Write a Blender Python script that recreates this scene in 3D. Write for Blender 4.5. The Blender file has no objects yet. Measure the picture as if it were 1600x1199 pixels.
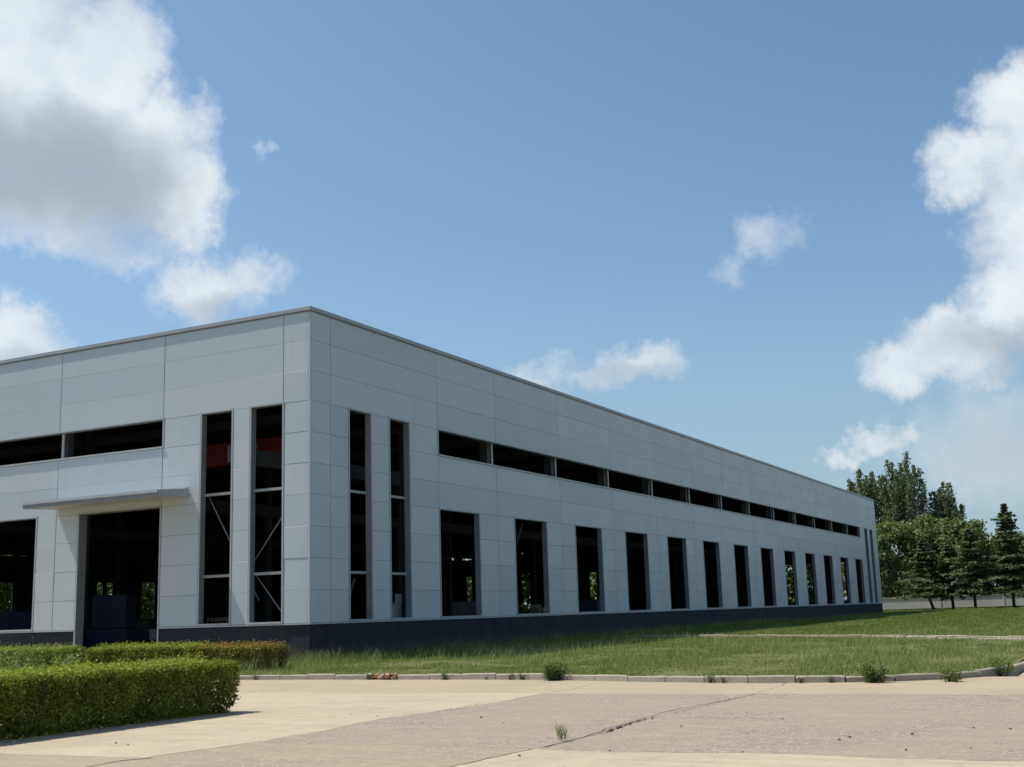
import bpy, math, random
import numpy as np
from mathutils import Vector, Matrix, noise

random.seed(7)
rng = np.random.default_rng(11)
S = bpy.context.scene
COL = S.collection

# ------------------------------------------------------------------ camera
F_PX, YAW, PITCH, ROLL = 1870.216, 0.476103, 0.189904, -0.03129
CAM = Vector((-36.611, -27.630, 1.6))


def camera_axes():
    cy, sy, cp, sp = math.cos(YAW), math.sin(YAW), math.cos(PITCH), math.sin(PITCH)
    f = Vector((cy * cp, sy * cp, sp))
    r = Vector((sy, -cy, 0.0))
    u = r.cross(f)
    c, s = math.cos(ROLL), math.sin(ROLL)
    return c * r + s * u, -s * r + c * u, f


r_, u_, f_ = camera_axes()
cd = bpy.data.cameras.new('camera')
cam = bpy.data.objects.new('camera', cd)
COL.objects.link(cam)
m = Matrix((r_, u_, -f_)).transposed().to_4x4()
m.translation = CAM
cam.matrix_world = m
cd.sensor_width = 36
cd.lens = F_PX / 1600 * 36
cd.clip_end = 5000
cd.clip_start = 0.1
S.camera = cam

# ------------------------------------------------------------------ light
S.view_settings.view_transform = 'Standard'
S.view_settings.look = 'None'
S.view_settings.gamma = 1
S.view_settings.use_curve_mapping = False
S.view_settings.exposure = 0.25
SUN_TO = Vector((-0.12, 0.56, 1.0)).normalized()
sl = bpy.data.lights.new('sun', 'SUN')
sl.energy = 4.8
sl.angle = math.radians(0.5)
sl.color = (1.0, 0.945, 0.84)
so = bpy.data.objects.new('sun', sl)
COL.objects.link(so)
so.rotation_euler = SUN_TO.to_track_quat('Z', 'Y').to_euler()
so.location = (0, 0, 60)

W = bpy.data.worlds.new('World')
S.world = W
W.use_nodes = True
SKY_STRENGTH = 0.110
CLOUD_STRENGTH = 0.80


class NT:
    """Small helper to write node trees."""

    def __init__(self, tree):
        self.t = tree
        self.n = tree.nodes
        self.l = tree.links

    def new(self, kind, **kw):
        n = self.n.new(kind)
        for k, v in kw.items():
            setattr(n, k, v)
        return n

    def put(self, sock, v):
        if hasattr(v, 'is_linked') or isinstance(v, bpy.types.NodeSocket):
            self.l.new(v, sock)
        else:
            sock.default_value = v

    def math(self, op, a, b=None, c=None, clamp=False):
        n = self.new('ShaderNodeMath', operation=op, use_clamp=clamp)
        self.put(n.inputs[0], a)
        if b is not None:
            self.put(n.inputs[1], b)
        if c is not None:
            self.put(n.inputs[2], c)
        return n.outputs[0]

    def vmath(self, op, a, b=None, out=0):
        n = self.new('ShaderNodeVectorMath', operation=op)
        self.put(n.inputs[0], a)
        if b is not None:
            self.put(n.inputs[1], b)
        return n.outputs[out]

    def noise(self, vec, scale, detail=4, rough=0.5, dist=0.0, out='Fac'):
        n = self.new('ShaderNodeTexNoise')
        if vec is not None:
            self.put(n.inputs['Vector'], vec)
        n.inputs['Scale'].default_value = scale
        n.inputs['Detail'].default_value = detail
        n.inputs['Roughness'].default_value = rough
        n.inputs['Distortion'].default_value = dist
        return n.outputs[out]

    def ramp(self, v, a, b, lo=0.0, hi=1.0, smooth=True):
        n = self.new('ShaderNodeMapRange')
        n.interpolation_type = 'SMOOTHSTEP' if smooth else 'LINEAR'
        self.put(n.inputs['Value'], v)
        n.inputs['From Min'].default_value = a
        n.inputs['From Max'].default_value = b
        n.inputs['To Min'].default_value = lo
        n.inputs['To Max'].default_value = hi
        return n.outputs['Result']

    def mix(self, f, a, b, mode='MIX'):
        n = self.new('ShaderNodeMix', data_type='RGBA', blend_type=mode)
        self.put(n.inputs[0], f)
        self.put(n.inputs[6], (*a, 1) if isinstance(a, tuple) and len(a) == 3 else a)
        self.put(n.inputs[7], (*b, 1) if isinstance(b, tuple) and len(b) == 3 else b)
        return n.outputs[2]


def build_sky():
    t = NT(W.node_tree)
    t.n.clear()
    out = t.new('ShaderNodeOutputWorld')
    sky = t.new('ShaderNodeTexSky', sky_type='NISHITA', sun_disc=False)
    sky.sun_elevation = math.asin(SUN_TO.z)
    sky.sun_rotation = math.atan2(SUN_TO.x, SUN_TO.y)
    sky.altitude = 50
    sky.air_density = 1.0
    sky.dust_density = 1.3
    sky.ozone_density = 2.6
    bg = t.new('ShaderNodeBackground')
    t.l.new(t.mix(1.0, sky.outputs[0], (0.90, 1.02, 1.02), 'MULTIPLY'), bg.inputs[0])
    bg.inputs[1].default_value = SKY_STRENGTH
    tc = t.new('ShaderNodeTexCoord')
    D = t.vmath('NORMALIZE', tc.outputs['Generated'])
    # billowy warp of the direction, so that the cloud outlines are ragged
    w1 = t.vmath('SUBTRACT', t.noise(D, 9.0, 5, 0.6, out='Color'), (0.5, 0.5, 0.5))
    w2 = t.vmath('SUBTRACT', t.noise(D, 34.0, 5, 0.62, out='Color'), (0.5, 0.5, 0.5))
    w3 = t.vmath('SUBTRACT', t.noise(D, 130.0, 3, 0.6, out='Color'), (0.5, 0.5, 0.5))

    def scaled(v, s):
        n = t.new('ShaderNodeVectorMath', operation='SCALE')
        t.put(n.inputs[0], v)
        n.inputs['Scale'].default_value = s
        return n.outputs[0]
    DW = t.vmath('ADD', D, scaled(w1, 0.065))
    DW = t.vmath('ADD', DW, scaled(w2, 0.040))
    DW = t.vmath('ADD', DW, scaled(w3, 0.010))
    DS = t.vmath('ADD', D, scaled(w1, 0.10))

    def field(blobs, vec):
        acc = None
        for az, el, ra, re, st in blobs:
            a, e = math.radians(az), math.radians(el)
            c = Vector((math.cos(a) * math.cos(e), math.sin(a) * math.cos(e), math.sin(e)))
            u = Vector((-math.sin(a), math.cos(a), 0)) / math.radians(ra)
            v = c.cross(Vector((-math.sin(a), math.cos(a), 0))) / math.radians(re)
            d = t.vmath('SUBTRACT', vec, tuple(c))
            pu = t.vmath('DOT_PRODUCT', d, tuple(u), 'Value')
            pv = t.vmath('DOT_PRODUCT', d, tuple(v), 'Value')
            pw = t.vmath('DOT_PRODUCT', d, tuple(c * 3), 'Value')
            q = t.math('MULTIPLY_ADD', pu, pu, t.math('MULTIPLY_ADD', pv, pv, t.math('MULTIPLY', pw, pw)))
            val = t.math('MULTIPLY', t.math('SUBTRACT', 1.0, q), st)
            acc = val if acc is None else t.math('SMOOTH_MAX', acc, val, 0.15)
        return acc
    dens = field(CLOUDS, DW)
    fine = t.math('SUBTRACT', t.noise(D, 22.0, 7, 0.62), 0.5)
    dens = t.math('MULTIPLY_ADD', fine, 0.9, dens)
    alpha = t.ramp(dens, -0.15, 0.95)
    # grey, thick undersides
    shade = field(SHADES, DS)
    shade = t.math('MULTIPLY_ADD', t.math('SUBTRACT', t.noise(D, 11.0, 5, 0.55), 0.5), 0.75, shade)
    shade = t.ramp(shade, -0.7, 1.35)
    tone = t.ramp(t.noise(DW, 14.0, 6, 0.6), 0.25, 0.75)
    white = t.mix(tone, (0.74, 0.83, 0.90), (0.93, 0.975, 1.0))
    ccol = t.mix(shade, white, (0.405, 0.480, 0.565))
    cb = t.new('ShaderNodeBackground')
    t.l.new(ccol, cb.inputs[0])
    cb.inputs[1].default_value = CLOUD_STRENGTH
    # thin summer haze low over the horizon
    up = t.vmath('DOT_PRODUCT', D, (0, 0, 1), 'Value')
    hz = t.ramp(up, 0.0, 0.36, 0.62, 0.0)
    hb = t.new('ShaderNodeBackground')
    hb.inputs[0].default_value = (0.36, 0.50, 0.62, 1)
    hb.inputs[1].default_value = CLOUD_STRENGTH
    mh = t.new('ShaderNodeMixShader')
    t.l.new(hz, mh.inputs[0])
    t.l.new(bg.outputs[0], mh.inputs[1])
    t.l.new(hb.outputs[0], mh.inputs[2])
    mx = t.new('ShaderNodeMixShader')
    t.l.new(t.math('MULTIPLY', alpha, 0.97), mx.inputs[0])
    t.l.new(mh.outputs[0], mx.inputs[1])
    t.l.new(cb.outputs[0], mx.inputs[2])
    t.l.new(mx.outputs[0], out.inputs[0])


# azimuth, elevation, radii (degrees), strength
CLOUDS = [
    (49.9, 22.6, 5.2, 5.4, 1.2), (45.9, 20.8, 3.7, 3.6, 1.1), (47.0, 25.6, 3.4, 2.6, 1.0),
    (42.9, 19.6, 2.3, 2.9, 1.0), (44.3, 22.5, 2.9, 2.5, 1.0), (46.6, 24.0, 3.0, 2.6, 1.0), (49.3, 19.0, 5.6, 2.2, 1.0), (57.0, 22.5, 6.5, 5.8, 1.2),
    (53.0, 27.5, 5.0, 3.5, 1.1), (48.5, 17.6, 5.5, 1.5, 0.62),
    (41.9, 15.5, 2.9, 2.1, 0.85), (39.6, 16.0, 1.8, 1.2, 0.55), (45.6, 16.8, 1.8, 0.7, 0.45),
    (50.9, 12.6, 2.9, 1.9, 0.9), (54.5, 13.0, 3.5, 2.2, 1.0), (39.0, 22.0, 0.5, 0.5, 0.30),
    (25.5, 11.6, 1.8, 1.0, 0.42), (21.1, 11.5, 2.0, 1.1, 0.60), (22.7, 11.0, 1.7, 0.7, 0.45),
    (14.5, 17.2, 1.5, 1.2, 0.38), (16.3, 15.8, 1.0, 0.8, 0.24),
    (2.7, 21.5, 2.3, 2.9, 1.15), (2.4, 17.9, 3.2, 2.2, 0.85), (5.0, 19.2, 2.2, 2.0, 1.0), (1.0, 19.2, 3.6, 3.0, 1.2),
    (3.0, 16.2, 2.8, 1.7, 0.72), (1.0, 15.0, 3.5, 3.0, 0.95), (3.2, 12.8, 2.9, 2.9, 1.05), (6.2, 10.9, 3.2, 2.0, 1.0),
    (8.6, 10.4, 2.1, 1.5, 0.85), (0.0, 12.5, 3.8, 3.2, 1.1), (-4.0, 17.0, 4.5, 5.0, 1.1),
    (10.3, 7.1, 1.5, 0.7, 0.66), (9.2, 7.6, 1.0, 0.75, 0.70), (11.8, 6.7, 0.9, 0.5, 0.5),
    (5.6, 8.0, 1.0, 0.6, 0.40), (3.0, 6.6, 7.5, 3.2, 0.50),
    # the rest of the dome, outside this view
    (82, 27, 8, 5, 1.1), (128, 16, 8, 3.5, 1.0), (172, 30, 9, 5, 1.0), (212, 15, 9, 3.5, 1.0),
    (252, 24, 8, 4.5, 1.0), (296, 15, 8, 3.5, 1.0), (330, 30, 6, 4, 1.0),
]
SHADES = [
    (48.3, 20.0, 5.6, 3.4, 1.35), (53.0, 20.0, 6.0, 3.4, 1.3), (45.4, 20.3, 2.8, 2.4, 0.9),
    (2.8, 10.6, 4.2, 1.5, 0.9), (0.5, 17.9, 2.6, 1.2, 0.8), (50.5, 11.4, 3.5, 1.0, 0.5),
    (3.0, 6.5, 6.0, 2.2, 0.55), (41.6, 14.6, 1.8, 0.8, 0.5), (21.6, 10.9, 1.8, 0.5, 0.4),
    (82, 25, 6, 3, 1.2), (172, 28, 7, 3.5, 1.1), (252, 22, 6, 3, 1.1),
]
build_sky()

# ------------------------------------------------------------------ materials


def material(name, col, rough=0.8, spec=0.5, metal=0.0):
    M = bpy.data.materials.new(name)
    M.use_nodes = True
    t = NT(M.node_tree)
    b = t.n['Principled BSDF']
    b.inputs['Base Color'].default_value = (*col, 1)
    b.inputs['Roughness'].default_value = rough
    b.inputs['Specular IOR Level'].default_value = spec
    b.inputs['Metallic'].default_value = metal
    return M, t, b


def bump(t, b, h, strength, dist=0.01):
    n = t.new('ShaderNodeBump')
    n.inputs['Strength'].default_value = strength
    n.inputs['Distance'].default_value = dist
    t.l.new(h, n.inputs['Height'])
    t.l.new(n.outputs[0], b.inputs['Normal'])


def obj_coord(t):
    return t.new('ShaderNodeTexCoord').outputs['Object']


def geo_pos(t):
    return t.new('ShaderNodeNewGeometry').outputs['Position']


def mat_panel():
    M, t, b = material('light_grey_metal_panel', (0.5, 0.54, 0.57), 0.42, 0.5)
    info = t.new('ShaderNodeObjectInfo')
    p = geo_pos(t)
    base = t.mix(info.outputs['Random'], (0.450, 0.505, 0.535), (0.520, 0.565, 0.590))
    n = t.noise(p, 0.55, 5, 0.6)
    base = t.mix(t.ramp(n, 0.35, 0.75, 0.0, 0.22), base, (0.425, 0.47, 0.49))
    # faint rain streaks running down the sheets
    mp = t.new('ShaderNodeMapping')
    mp.inputs['Scale'].default_value = (5.0, 5.0, 0.18)
    t.l.new(p, mp.inputs[0])
    st = t.noise(mp.outputs[0], 1.0, 4, 0.6)
    base = t.mix(t.ramp(st, 0.48, 0.78, 0.0, 0.34), base, (0.42, 0.45, 0.455))
    t.l.new(base, b.inputs['Base Color'])
    t.l.new(t.ramp(n, 0.3, 0.7, 0.36, 0.50), b.inputs['Roughness'])
    # shallow stamped ribs and slight oil-canning of the sheet
    o = obj_coord(t)
    sx = t.new('ShaderNodeSeparateXYZ')
    t.l.new(o, sx.inputs[0])
    rib = t.math('SINE', t.math('MULTIPLY', sx.outputs[0], 2 * math.pi / 0.2))
    h = t.math('MULTIPLY_ADD', rib, 0.10, t.noise(p, 0.9, 2, 0.5))
    bump(t, b, h, 0.40, 0.014)
    return M


def mat_noisy(name, c1, c2, scale, rough=0.85, spec=0.3, bmp=0.2, detail=6, dist=0.01):
    M, t, b = material(name, c1, rough, spec)
    p = geo_pos(t)
    n = t.noise(p, scale, detail, 0.62)
    t.l.new(t.mix(t.ramp(n, 0.3, 0.72), c1, c2), b.inputs['Base Color'])
    if bmp:
        bump(t, b, t.noise(p, scale * 6, 4, 0.6), bmp, dist)
    return M


def mat_concrete(name, c1, c2, stain, grain=0.25, speck=0.0):
    M, t, b = material(name, c1, 0.9, 0.25)
    p = geo_pos(t)
    info = t.new('ShaderNodeObjectInfo')
    n1 = t.noise(p, 0.45, 6, 0.6)
    n2 = t.noise(p, 2.6, 6, 0.65, 0.6)
    n3 = t.noise(p, 38.0, 3, 0.7)
    c = t.mix(t.ramp(n1, 0.32, 0.7), c1, c2)
    c = t.mix(t.ramp(n2, 0.48, 0.72, 0.0, 0.7), c, stain)
    # broom and tyre streaks, drawn out along the slab
    mp = t.new('ShaderNodeMapping')
    mp.inputs['Scale'].default_value = (3.2, 0.35, 1)
    mp.inputs['Rotation'].default_value = (0, 0, 0.22)
    t.l.new(p, mp.inputs[0])
    n4 = t.noise(mp.outputs[0], 1.0, 5, 0.6)
    c = t.mix(t.ramp(n4, 0.46, 0.70, 0.0, 0.6), c, stain)
    c = t.mix(t.ramp(n3, 0.3, 0.75, 0.0, grain), c, tuple(x * 0.5 for x in stain))
    n5 = t.noise(p, 7.0, 8, 0.72)
    c = t.mix(t.ramp(n5, 0.46, 0.68, 0.0, 0.30 if speck else 0.18), c, tuple(x * 0.55 for x in stain))
    c = t.mix(t.ramp(n5, 0.46, 0.30, 0.0, 0.30 if speck else 0.15), c, tuple(min(0.6, x * 1.5) for x in stain))
    if speck:
        v = t.new('ShaderNodeTexVoronoi')
        v.inputs['Scale'].default_value = 15.0
        t.l.new(p, v.inputs['Vector'])
        msk = t.math('MULTIPLY', t.ramp(n1, 0.4, 0.62), speck)
        pale = t.ramp(v.outputs['Distance'], 0.16, 0.30, 1.0, 0.0)
        c = t.mix(t.math('MULTIPLY', pale, msk), c, (0.62, 0.58, 0.53))
        sep = t.new('ShaderNodeSeparateColor')
        t.l.new(v.outputs['Color'], sep.inputs[0])
        dk = t.ramp(sep.outputs[0], 0.80, 0.86)
        c = t.mix(t.math('MULTIPLY', t.math('MULTIPLY', dk, msk), 0.7), c, (0.13, 0.115, 0.10))
    t.l.new(c, b.inputs['Base Color'])
    h = t.math('ADD', t.math('MULTIPLY', n3, 0.35), n2)
    bump(t, b, h, 0.5 if speck else 0.25, 0.02)
    return M


def mat_leaf(name, dark, light, trans=0.35, rough=0.5, dead=None):
    """Leaves: colour varies leaf by leaf ('tint') and light passes through."""
    M = bpy.data.materials.new(name)
    M.use_nodes = True
    t = NT(M.node_tree)
    t.n.clear()
    out = t.new('ShaderNodeOutputMaterial')
    at = t.new('ShaderNodeAttribute')
    at.attribute_name = 'tint'
    c = t.mix(at.outputs['Fac'], dark, light)
    if dead:
        c = t.mix(t.ramp(at.outputs['Fac'], 0.86, 0.98), c, dead)
    d = t.new('ShaderNodeBsdfPrincipled')
    d.inputs['Roughness'].default_value = rough
    d.inputs['Specular IOR Level'].default_value = 0.2
    t.l.new(c, d.inputs['Base Color'])
    tr = t.new('ShaderNodeBsdfTranslucent')
    warm = t.mix(0.5, c, (0.20, 0.26, 0.02))
    t.l.new(warm, tr.inputs[0])
    mx = t.new('ShaderNodeMixShader')
    mx.inputs[0].default_value = trans
    t.l.new(d.outputs[0], mx.inputs[1])
    t.l.new(tr.outputs[0], mx.inputs[2])
    t.l.new(mx.outputs[0], out.inputs[0])
    return M


PANEL = mat_panel()
TRIM = mat_noisy('pale_grey_flashing', (0.38, 0.405, 0.425), (0.43, 0.45, 0.47), 1.5, 0.4, 0.5, 0)
TRIM_DARK = mat_noisy('mid_grey_flashing', (0.15, 0.165, 0.18), (0.19, 0.20, 0.215), 2.0, 0.45, 0.5, 0)
COPING = mat_noisy('blue_grey_coping', (0.30, 0.335, 0.365), (0.35, 0.38, 0.405), 1.0, 0.4, 0.5, 0)
TRANSOM = mat_noisy('dull_galvanised_transom', (0.26, 0.27, 0.275), (0.32, 0.33, 0.335), 2.0, 0.55, 0.4, 0)
LINER = mat_noisy('grey_jamb_liner', (0.17, 0.185, 0.20), (0.21, 0.225, 0.24), 1.5, 0.45, 0.5, 0)
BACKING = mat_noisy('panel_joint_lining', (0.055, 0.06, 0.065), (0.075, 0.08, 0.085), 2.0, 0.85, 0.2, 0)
PLINTH = mat_noisy('dark_grey_painted_plinth', (0.024, 0.027, 0.036), (0.038, 0.041, 0.050), 1.2, 0.8, 0.2, 0.15)
def mat_plinth():
    M, t, b = material('dark_grey_painted_plinth', (0.03, 0.033, 0.042), 0.8, 0.2)
    p = geo_pos(t)
    n = t.noise(p, 1.2, 6, 0.62)
    c = t.mix(t.ramp(n, 0.3, 0.72), (0.024, 0.027, 0.036), (0.036, 0.039, 0.048))
    # soil splashed up by rain, in ragged patches
    sx = t.new('ShaderNodeSeparateXYZ')
    t.l.new(p, sx.inputs[0])
    lvl = t.math('ADD', sx.outputs[2], t.math('MULTIPLY', t.noise(p, 2.3, 6, 0.7), -1.1))
    c = t.mix(t.ramp(lvl, -0.25, 0.25, 0.55, 0.0), c, (0.10, 0.085, 0.062))
    mp = t.new('ShaderNodeMapping')
    mp.inputs['Scale'].default_value = (4.0, 4.0, 0.25)
    t.l.new(p, mp.inputs[0])
    c = t.mix(t.ramp(t.noise(mp.outputs[0], 1.0, 4, 0.6), 0.55, 0.75, 0.0, 0.35), c, (0.06, 0.06, 0.06))
    t.l.new(c, b.inputs['Base Color'])
    return M


PLINTH = mat_plinth()
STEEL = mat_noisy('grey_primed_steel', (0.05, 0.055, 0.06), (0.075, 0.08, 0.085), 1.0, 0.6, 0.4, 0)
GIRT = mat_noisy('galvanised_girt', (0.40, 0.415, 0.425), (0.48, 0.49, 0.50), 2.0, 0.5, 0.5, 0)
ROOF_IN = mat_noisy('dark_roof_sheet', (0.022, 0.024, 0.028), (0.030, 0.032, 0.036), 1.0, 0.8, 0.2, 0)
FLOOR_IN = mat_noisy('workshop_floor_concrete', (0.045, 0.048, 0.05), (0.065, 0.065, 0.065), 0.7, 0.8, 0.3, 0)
ORANGE = mat_noisy('red_crane_paint', (0.17, 0.010, 0.006), (0.14, 0.008, 0.005), 1.2, 0.5, 0.4, 0)
YELLOW = mat_noisy('yellow_hoist_paint', (0.45, 0.32, 0.12), (0.40, 0.28, 0.10), 2.0, 0.5, 0.4, 0)
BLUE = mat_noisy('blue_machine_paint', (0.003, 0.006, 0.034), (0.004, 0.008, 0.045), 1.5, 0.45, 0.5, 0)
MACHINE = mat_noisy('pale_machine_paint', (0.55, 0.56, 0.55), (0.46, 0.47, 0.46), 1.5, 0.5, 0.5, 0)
WOOD = mat_noisy('crate_timber', (0.36, 0.27, 0.17), (0.26, 0.19, 0.12), 6.0, 0.85, 0.2, 0.2)
SLAB_PALE = mat_concrete('pale_concrete', (0.445, 0.380, 0.275), (0.39, 0.33, 0.24), (0.32, 0.27, 0.195), 0.18)
SLAB_ROUGH = mat_concrete('worn_aggregate_concrete', (0.305, 0.255, 0.197), (0.250, 0.21, 0.168), (0.365, 0.300, 0.220), 0.6, 0.55)
SLAB_TAN = mat_concrete('tan_dusty_concrete', (0.370, 0.300, 0.210), (0.320, 0.262, 0.186), (0.41, 0.325, 0.22), 0.25)
SLAB_PINK = mat_concrete('pinkish_worn_concrete', (0.325, 0.26, 0.190), (0.275, 0.225, 0.170), (0.39, 0.305, 0.22), 0.45, 0.4)
KERB = mat_concrete('kerb_concrete', (0.43, 0.385, 0.31), (0.36, 0.32, 0.26), (0.27, 0.24, 0.19), 0.35)
BRICK = mat_noisy('broken_brick', (0.36, 0.16, 0.09), (0.42, 0.27, 0.17), 8.0, 0.9, 0.2, 0.3)
JOINT = mat_noisy('dirt_in_joint', (0.15, 0.125, 0.095), (0.20, 0.165, 0.125), 8.0, 0.95, 0.1, 0.2)
SOIL = mat_noisy('grassy_soil', (0.095, 0.11, 0.038), (0.165, 0.155, 0.075), 0.9, 0.95, 0.1, 0.3)
BED = mat_noisy('bare_bed_soil', (0.13, 0.105, 0.075), (0.19, 0.155, 0.11), 3.0, 0.95, 0.1, 0.3)
STONE = mat_noisy('dark_pebble', (0.10, 0.085, 0.07), (0.17, 0.145, 0.12), 20.0, 0.9, 0.2, 0.2)
WALLC = mat_noisy('pale_rendered_wall', (0.62, 0.61, 0.60), (0.50, 0.50, 0.50), 0.5, 0.9, 0.2, 0.2)
WHITE_ROOF = mat_noisy('white_roof_sheet', (0.70, 0.72, 0.74), (0.62, 0.64, 0.66), 0.3, 0.6, 0.3, 0)
BARK = mat_noisy('tree_bark', (0.075, 0.062, 0.05), (0.12, 0.10, 0.082), 4.0, 0.95, 0.1, 0.4)
TWIG = mat_noisy('hedge_twigs', (0.05, 0.038, 0.025), (0.08, 0.06, 0.04), 8.0, 0.95, 0.1, 0)
GRASS = mat_leaf('grass_blade', (0.090, 0.132, 0.034), (0.215, 0.280, 0.080), 0.40, 0.7, (0.40, 0.39, 0.21))
WEED = mat_leaf('weed_leaf', (0.055, 0.085, 0.022), (0.13, 0.17, 0.05), 0.35)
HEDGE = mat_leaf('hedge_leaf', (0.038, 0.052, 0.008), (0.310, 0.360, 0.045), 0.32, 0.65)
HEDGE_RED = mat_leaf('reddish_hedge_leaf', (0.105, 0.095, 0.020), (0.30, 0.255, 0.045), 0.3, 0.5, (0.30, 0.10, 0.04))
SHRUB = mat_leaf('shrub_leaf', (0.08, 0.13, 0.045), (0.19, 0.26, 0.09), 0.35)
POPLAR = mat_leaf('poplar_leaf', (0.085, 0.112, 0.068), (0.190, 0.230, 0.135), 0.28)  # lightened leaf colour, distance haze painted in
BROAD = mat_leaf('broad_leaf', (0.065, 0.100, 0.036), (0.190, 0.235, 0.085), 0.32)  # also lightened to stand in for haze
NEEDLE = mat_leaf('conifer_needle', (0.042, 0.060, 0.032), (0.120, 0.148, 0.080), 0.18, 0.6)

# ------------------------------------------------------------------ helpers


class MB:
    """Collects boxes, prisms and tubes and links them as ONE mesh object."""

    def __init__(self):
        self.v = []
        self.f = []

    def box(self, x0, x1, y0, y1, z0, z1):
        x0, x1 = min(x0, x1), max(x0, x1)
        y0, y1 = min(y0, y1), max(y0, y1)
        n = len(self.v)
        self.v += [(x0, y0, z0), (x1, y0, z0), (x1, y1, z0), (x0, y1, z0), (x0, y0, z1), (x1, y0, z1), (x1, y1, z1), (x0, y1, z1)]
        self.f += [tuple(n + i for i in q) for q in ((0, 3, 2, 1), (4, 5, 6, 7), (0, 1, 5, 4), (1, 2, 6, 5), (2, 3, 7, 6), (3, 0, 4, 7))]
        return self

    def tube(self, pts, rad, sides=6):
        pts = [Vector(p) for p in pts]
        n0 = len(self.v)
        for i, p in enumerate(pts):
            d = (pts[min(i + 1, len(pts) - 1)] - pts[max(i - 1, 0)]).normalized()
            a = d.cross(Vector((0, 0, 1)) if abs(d.z) < 0.9 else Vector((1, 0, 0))).normalized()
            b = d.cross(a)
            r = rad[i] if isinstance(rad, (list, tuple)) else rad
            for k in range(sides):
                an = 2 * math.pi * k / sides
                self.v.append(tuple(p + a * (math.cos(an) * r) + b * (math.sin(an) * r)))
        for i in range(len(pts) - 1):
            for k in range(sides):
                k2 = (k + 1) % sides
                self.f.append((n0 + i * sides + k, n0 + i * sides + k2, n0 + (i + 1) * sides + k2, n0 + (i + 1) * sides + k))
        self.f.append(tuple(n0 + k for k in reversed(range(sides))))
        e = n0 + (len(pts) - 1) * sides
        self.f.append(tuple(e + k for k in range(sides)))
        return self

    def mesh(self, name, mat):
        me = bpy.data.meshes.new(name)
        me.from_pydata([tuple(v) for v in self.v], [], self.f)
        me.materials.append(mat)
        me.update()
        return me

    def build(self, name, mat, parent=None, bevel=0.0):
        o = bpy.data.objects.new(name, self.mesh(name, mat))
        COL.objects.link(o)
        if parent:
            o.parent = parent
        if bevel:
            b = o.modifiers.new('bevel', 'BEVEL')
            b.width = bevel
            b.segments = 2
            b.limit_method = 'ANGLE'
        return o


def tag(o, label, cat, group=None, kind=None):
    o['label'] = label
    o['category'] = cat
    if group:
        o['group'] = group
    if kind:
        o['kind'] = kind
    return o


def struct(o):
    o['kind'] = 'structure'
    return o


def empty(name, loc, label, cat, group=None, rz=0.0):
    o = bpy.data.objects.new(name, None)
    o.empty_display_size = 0.3
    COL.objects.link(o)
    o.location = loc
    o.rotation_euler.z = rz
    return tag(o, label, cat, group)


def copy_tree(o, parent=None):
    c = o.copy()
    COL.objects.link(c)
    if parent:
        c.parent = parent
    for ch in list(o.children):
        copy_tree(ch, c)
    return c


def np_mesh(name, verts, nper, mat, tint=None, parent=None):
    """verts: (N, nper, 3) -> N separate faces."""
    N = len(verts)
    me = bpy.data.meshes.new(name)
    me.vertices.add(N * nper)
    me.vertices.foreach_set('co', verts.astype(np.float32).ravel())
    me.loops.add(N * nper)
    me.loops.foreach_set('vertex_index', np.arange(N * nper, dtype=np.int32))
    me.polygons.add(N)
    me.polygons.foreach_set('loop_start', np.arange(0, N * nper, nper, dtype=np.int32))
    if tint is not None:
        a = me.attributes.new('tint', 'FLOAT', 'POINT')
        a.data.foreach_set('value', np.repeat(np.clip(tint, 0, 1), nper).astype(np.float32))
    me.update(calc_edges=True)
    me.materials.append(mat)
    o = bpy.data.objects.new(name, me)
    COL.objects.link(o)
    if parent:
        o.parent = parent
    return o


def unit(a):
    return a / np.maximum(np.linalg.norm(a, axis=-1, keepdims=True), 1e-9)


def leaves(c, size, nrm=None, spread=1.0, aspect=0.55, r=rng):
    """Rhombic leaves centred on c (N,3)."""
    N = len(c)
    n = r.normal(size=(N, 3)) * spread
    if nrm is not None:
        n = n + nrm
    n = unit(n)
    a = unit(np.cross(n, r.normal(size=(N, 3))))
    b = np.cross(n, a)
    s = (np.asarray(size) * r.uniform(0.65, 1.3, N))[:, None]
    return np.stack([c - a * s * 0.5, c + b * s * aspect * 0.5, c + a * s * 0.5, c - b * s * aspect * 0.5], 1)


# ------------------------------------------------------------------ ground


def lawn_z(x):
    return 0.10 + 0.0024 * max(0.0, x)


g = MB()
g.v = [(-900, -900, -0.3), (1600, -900, -0.3), (1600, 1600, -0.3), (-900, 1600, -0.3)]
g.f = [(0, 1, 2, 3)]
struct(g.build('ground', SOIL))


def grid_sheet(name, x0, x1, y0, y1, nx, ny, zf, mat):
    mb = MB()
    for j in range(ny + 1):
        for i in range(nx + 1):
            x = x0 + (x1 - x0) * i / nx
            y = y0 + (y1 - y0) * j / ny
            mb.v.append((x, y, zf(x, y)))
    for j in range(ny):
        for i in range(nx):
            a = j * (nx + 1) + i
            mb.f.append((a, a + 1, a + nx + 2, a + nx + 1))
    return mb.build(name, mat)


# kerb line: along the left facade, then round the corner to the side road
KERB_PTS = [(-9.2, 1.0), (-9.2, -4.6), (-9.42, -9.5), (-9.7, -14.3), (-10.6, -17.3), (-11.1, -20.4), (-10.75, -22.7),
            (-9.3, -24.3), (-6.5, -24.85), (0, -24.9), (30, -24.9)]


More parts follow.
